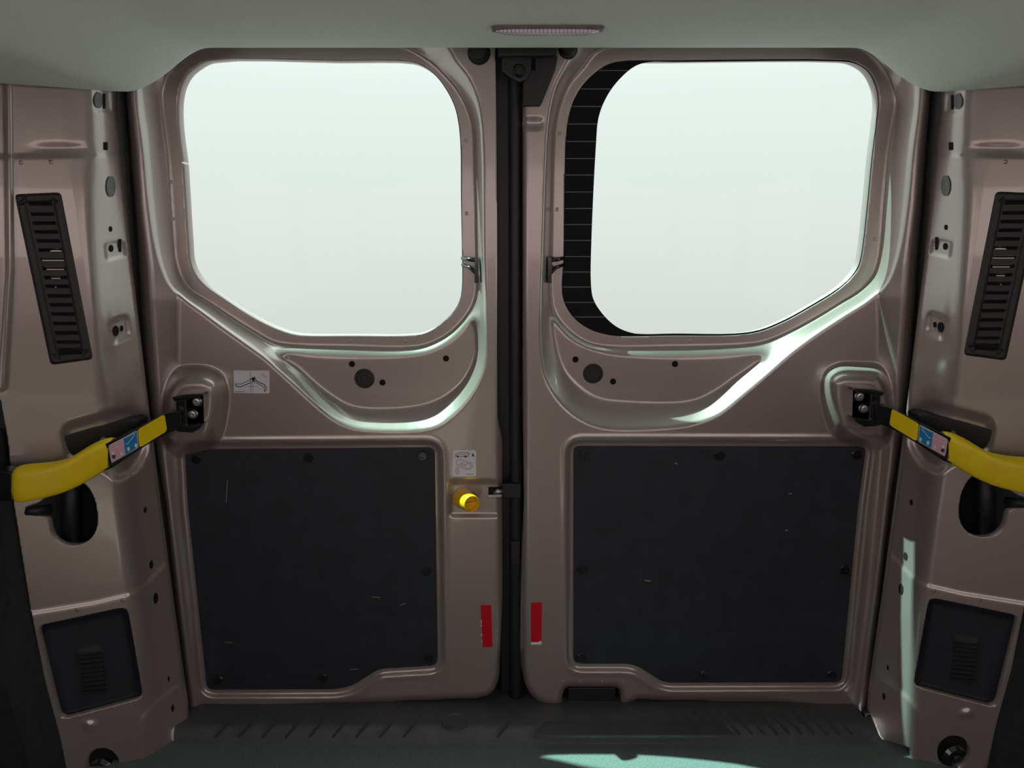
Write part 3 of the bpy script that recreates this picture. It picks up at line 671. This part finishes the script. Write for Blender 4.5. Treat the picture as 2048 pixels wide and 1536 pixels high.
    mb = MB(); mb.lathe(Pv(float(x), float(y), 1.262), (0, -1, 0), [(.008, 0), (.008, .012), (.005, .015), (0, .015)], 12); mb.build('stud', PLASTIC, tb)

    surf_plate('recess_shade', ellipse(205, 1530, 40, 40, 24), -.010, .002, SHADEBLK, tb, m)  # near-black disc paints the shade inside the opening
    # check arm with yellow grip
    Yarm = lambda x: np.interp(x, [0, 20, 120, 220, 345, 375], [1.150, 1.152, 1.180, 1.225, 1.318, 1.340])
    lab = ('black door check arm with a yellow grip on the left' if sd_ == 'left' else 'black door check arm with a yellow grip on the right, its tip sunlit')
    x, y = m(200, 1000); ca = empty('door_check_arm', Pv(float(x), float(y), 1.22), lab, 'arm', 'door check arms')
    def arm_plate(name, poly, off, th, mt, par=ca, **k):
        q = np.array(poly, float); xx, yv = m(q[:, 0], q[:, 1]); a3 = P(xx, yv, Yarm(q[:, 0])-off); mb = MB(); mb.prism(a3, a3+np.array([0, th, 0]))
        return mb.build(name, mt, par, **k)
    bar = arm_plate('bar', [(205, 889), (214, 886), (290, 847), (335, 824), (362, 820), (366, 858), (336, 866), (290, 892), (222, 937), (205, 944)], 0, .026, BLKGLOSS, bevel=.003)
    arm_plate('yellow_band', round_poly([(274, 860), (329, 828), (334, 862), (279, 896)], 7), .0008, .001, YEL, bar)
    lb_ = arm_plate('warning_label', round_poly([(215, 890), (275, 858), (279, 896), (222, 929)], 5), .0010, .001, INK, bar)
    arm_plate('label_field', round_poly([(217, 891), (273.5, 861), (277, 895), (223, 926)], 4), .0014, .0008, PALE, lb_)
    arm_plate('label_field', round_poly([(218.5, 892), (246, 877), (249.5, 910), (224, 924)], 2), .0019, .0008, PINK, lb_, label='pink half of the label')
    arm_plate('label_field', round_poly([(247, 876.5), (272.5, 863), (276, 894), (250.5, 909.5)], 2), .0019, .0008, BLUE, lb_, label='blue half of the label')
    Yl = lambda x, y: Yarm(x)-.0023
    mb = MB(); mb.ribbon([(250, 876), (270, 866)], 1.0, Yl, m); mb.ribbon([(251, 888), (255, 888), (270, 869)], 1.1, Yl, m)
    mb.fill(ellipse(257, 898, 3, 4.5, 12), Yl, m); mb.fill(ellipse(272, 891, 3, 4, 12), Yl, m)
    mb.ribbon([(221, 894), (245, 881)], .9, Yl, m); mb.ribbon([(221, 897), (224, 899), (246, 888)], .9, Yl, m)
    mb.fill(ellipse(226, 906, 3, 4, 12), Yl, m); mb.fill(ellipse(243, 907, 3, 4, 12), Yl, m); mb.build('print', PALE, lb_)
    mb = MB(); mb.fill(rrect(224, 910, 231, 917, 1, 2), Yl, m); mb.build('print', INK, lb_)
    # grip: loft of sections along the arm
    st_ = [(20, 944, 992), (26, 941, 1009), (42, 941, 1007), (73, 938, 1002), (100, 932, 995), (125, 926, 988), (150, 913, 977), (167, 902, 968), (190, 892, 954), (208, 887, 943), (217, 887, 935)]
    wav = [0, .5, 1, .6, 0.2, .2, .8, 1.0, 1.3, 1.2, .8]
    mb = MB(); rings = []
    for i, (a_, t_, b_) in enumerate(st_):
        Yf = float(Yarm(a_)); ins = .010 if i == 0 else (.004 if i in (1, len(st_)-1) else 0)
        xx, yv = m(np.array([a_, a_]), np.array([t_, b_])); top, bot = [Vector(p) for p in P(xx, yv, Yf)]
        th = .030; hz = .003*wav[i]; r_ = .005
        sec_ = [bot+Vector((0, ins-.006+r_, 0)), bot+Vector((0, ins-.006, r_)), top+Vector((0, ins-.006, -r_)), top+Vector((0, ins-.006+r_, 0)),
                top+Vector((0, th*.6, hz+.002)), top+Vector((0, th-ins, hz)), top+Vector((0, th+.004-ins, -r_+hz)), bot+Vector((0, th+.004-ins, r_)), bot+Vector((0, th-ins, 0))]
        rings.append(sec_)
    nn = len(rings[0]); Vg = [tuple(p) for r_ in rings for p in r_]; Fg = []
    for i in range(len(rings)-1):
        for k_ in range(nn): Fg.append((i*nn+k_, i*nn+(k_+1) % nn, (i+1)*nn+(k_+1) % nn, (i+1)*nn+k_))
    Fg += [tuple(range(nn)), tuple((len(rings)-1)*nn+k_ for k_ in range(nn))[::-1]]
    g_ = mk('grip', Vg, Fg, YEL, ca, smooth=True, label='moulded yellow grip')
    sb = g_.modifiers.new('sub', 'SUBSURF'); sb.levels = 1; sb.render_levels = 2
    # end fitting by the side wall, body bracket behind the arm, clevis on the door
    arm_plate('end_fitting', [(-60, 935), (24, 945), (26, 1003), (-60, 1003)], -.004, .03, BLKGLOSS, bevel=.003)
    q = np.array([(120, 875), (196, 852), (262, 838), (276, 842), (276, 885), (220, 915), (126, 925)], float); xx, yv = m(q[:, 0], q[:, 1])
    Yb = np.interp(q[:, 0], [120, 276], [1.252, 1.310])-.002; a3 = P(xx, yv, Yb); mb = MB(); mb.prism(a3, a3+np.array([0, .04, 0])); mb.build('body_bracket', PLASTIC, ca, bevel=.003)
    yb = DY-.050
    def dplate(name, poly, Y, th, mt, par, **k): return plate(name, poly, Y, th, mt, par, m=m, **k)
    br = dplate('door_bracket', round_poly([(366, 789), (408, 787), (410, 850), (366, 856)], 3), yb, .012, BLKGLOSS, ca, bevel=.0015)
    dplate('bracket_flange', [(343, 795), (368, 789), (406, 787), (406, 792), (372, 800), (348, 803)], yb-.022, .026, BLKGLOSS, br, bevel=.0015)
    dplate('bracket_flange', [(345, 856), (368, 852), (408, 846), (398, 858), (384, 866), (356, 864)], yb-.022, .026, BLKGLOSS, br, bevel=.0015)
    dplate('clevis', [(350, 800), (372, 798), (376, 856), (354, 860)], yb-.012, .02, BLKGLOSS, br, bevel=.003)
    for px, py in ((395, 803), (387, 828)):
        x, y = m(px, py); knob('bolt', float(x), float(y), 8.5, yb, [(1.15, -.001), (1.15, .0015), (.95, .003), (.85, .006), (.5, .0065), (.4, .004), (0, .004)], STEEL, br, n=18)

# ------------------------------------------------------------------ courtesy lamp in the headliner
def onceil(px, py, z=1.2775):
    x, y, zz = ray(px, py); t = (z-CAMZ)/float(zz); return Vector((float(x)*t, float(y)*t, z))
la, lbp = onceil(980, 52), onceil(1210, 52); yc = la.y; xm = (la.x+lbp.x)/2; hw = (lbp.x-la.x)/2
lamp = empty('courtesy_lamp', (xm, yc, 1.278), 'slim ribbed courtesy lamp set into the grey headliner', 'lamp')
cz = 1.275+.018*float(sst(np.array((1.22-yc)/.5)))
out = rrect(-hw, -.014, hw, .014, .012, 6)
mb = MB(); mb.prism([Vector((xm+a*.97, yc+b*.93, cz-.0045)) for a, b in out], [Vector((xm+a, yc+b, cz+.002)) for a, b in out]); mb.build('bezel', BEZEL, lamp, bevel=.0015)
N = 26
for i in range(N):
    x0 = -hw*.90+hw*1.80*i/N; x1 = x0+hw*1.80/N*.86; e = abs((x0+x1)/2)/(hw*.90); hy = .0118*math.sqrt(max(.12, 1-e**4)); dz = .0060*math.sqrt(max(.1, 1-e**4))
    mb = MB(); prof = [(-hy, 0), (-hy*.8, -dz*.7), (-hy*.2, -dz), (hy*.4, -dz), (hy*.85, -dz*.6), (hy, 0)]
    mb.prism([Vector((xm+x0, yc+b, cz-.0042+c_)) for b, c_ in prof], [Vector((xm+x1, yc+b, cz-.0042+c_)) for b, c_ in prof]); mb.build('lens_rib', LENS, lamp)
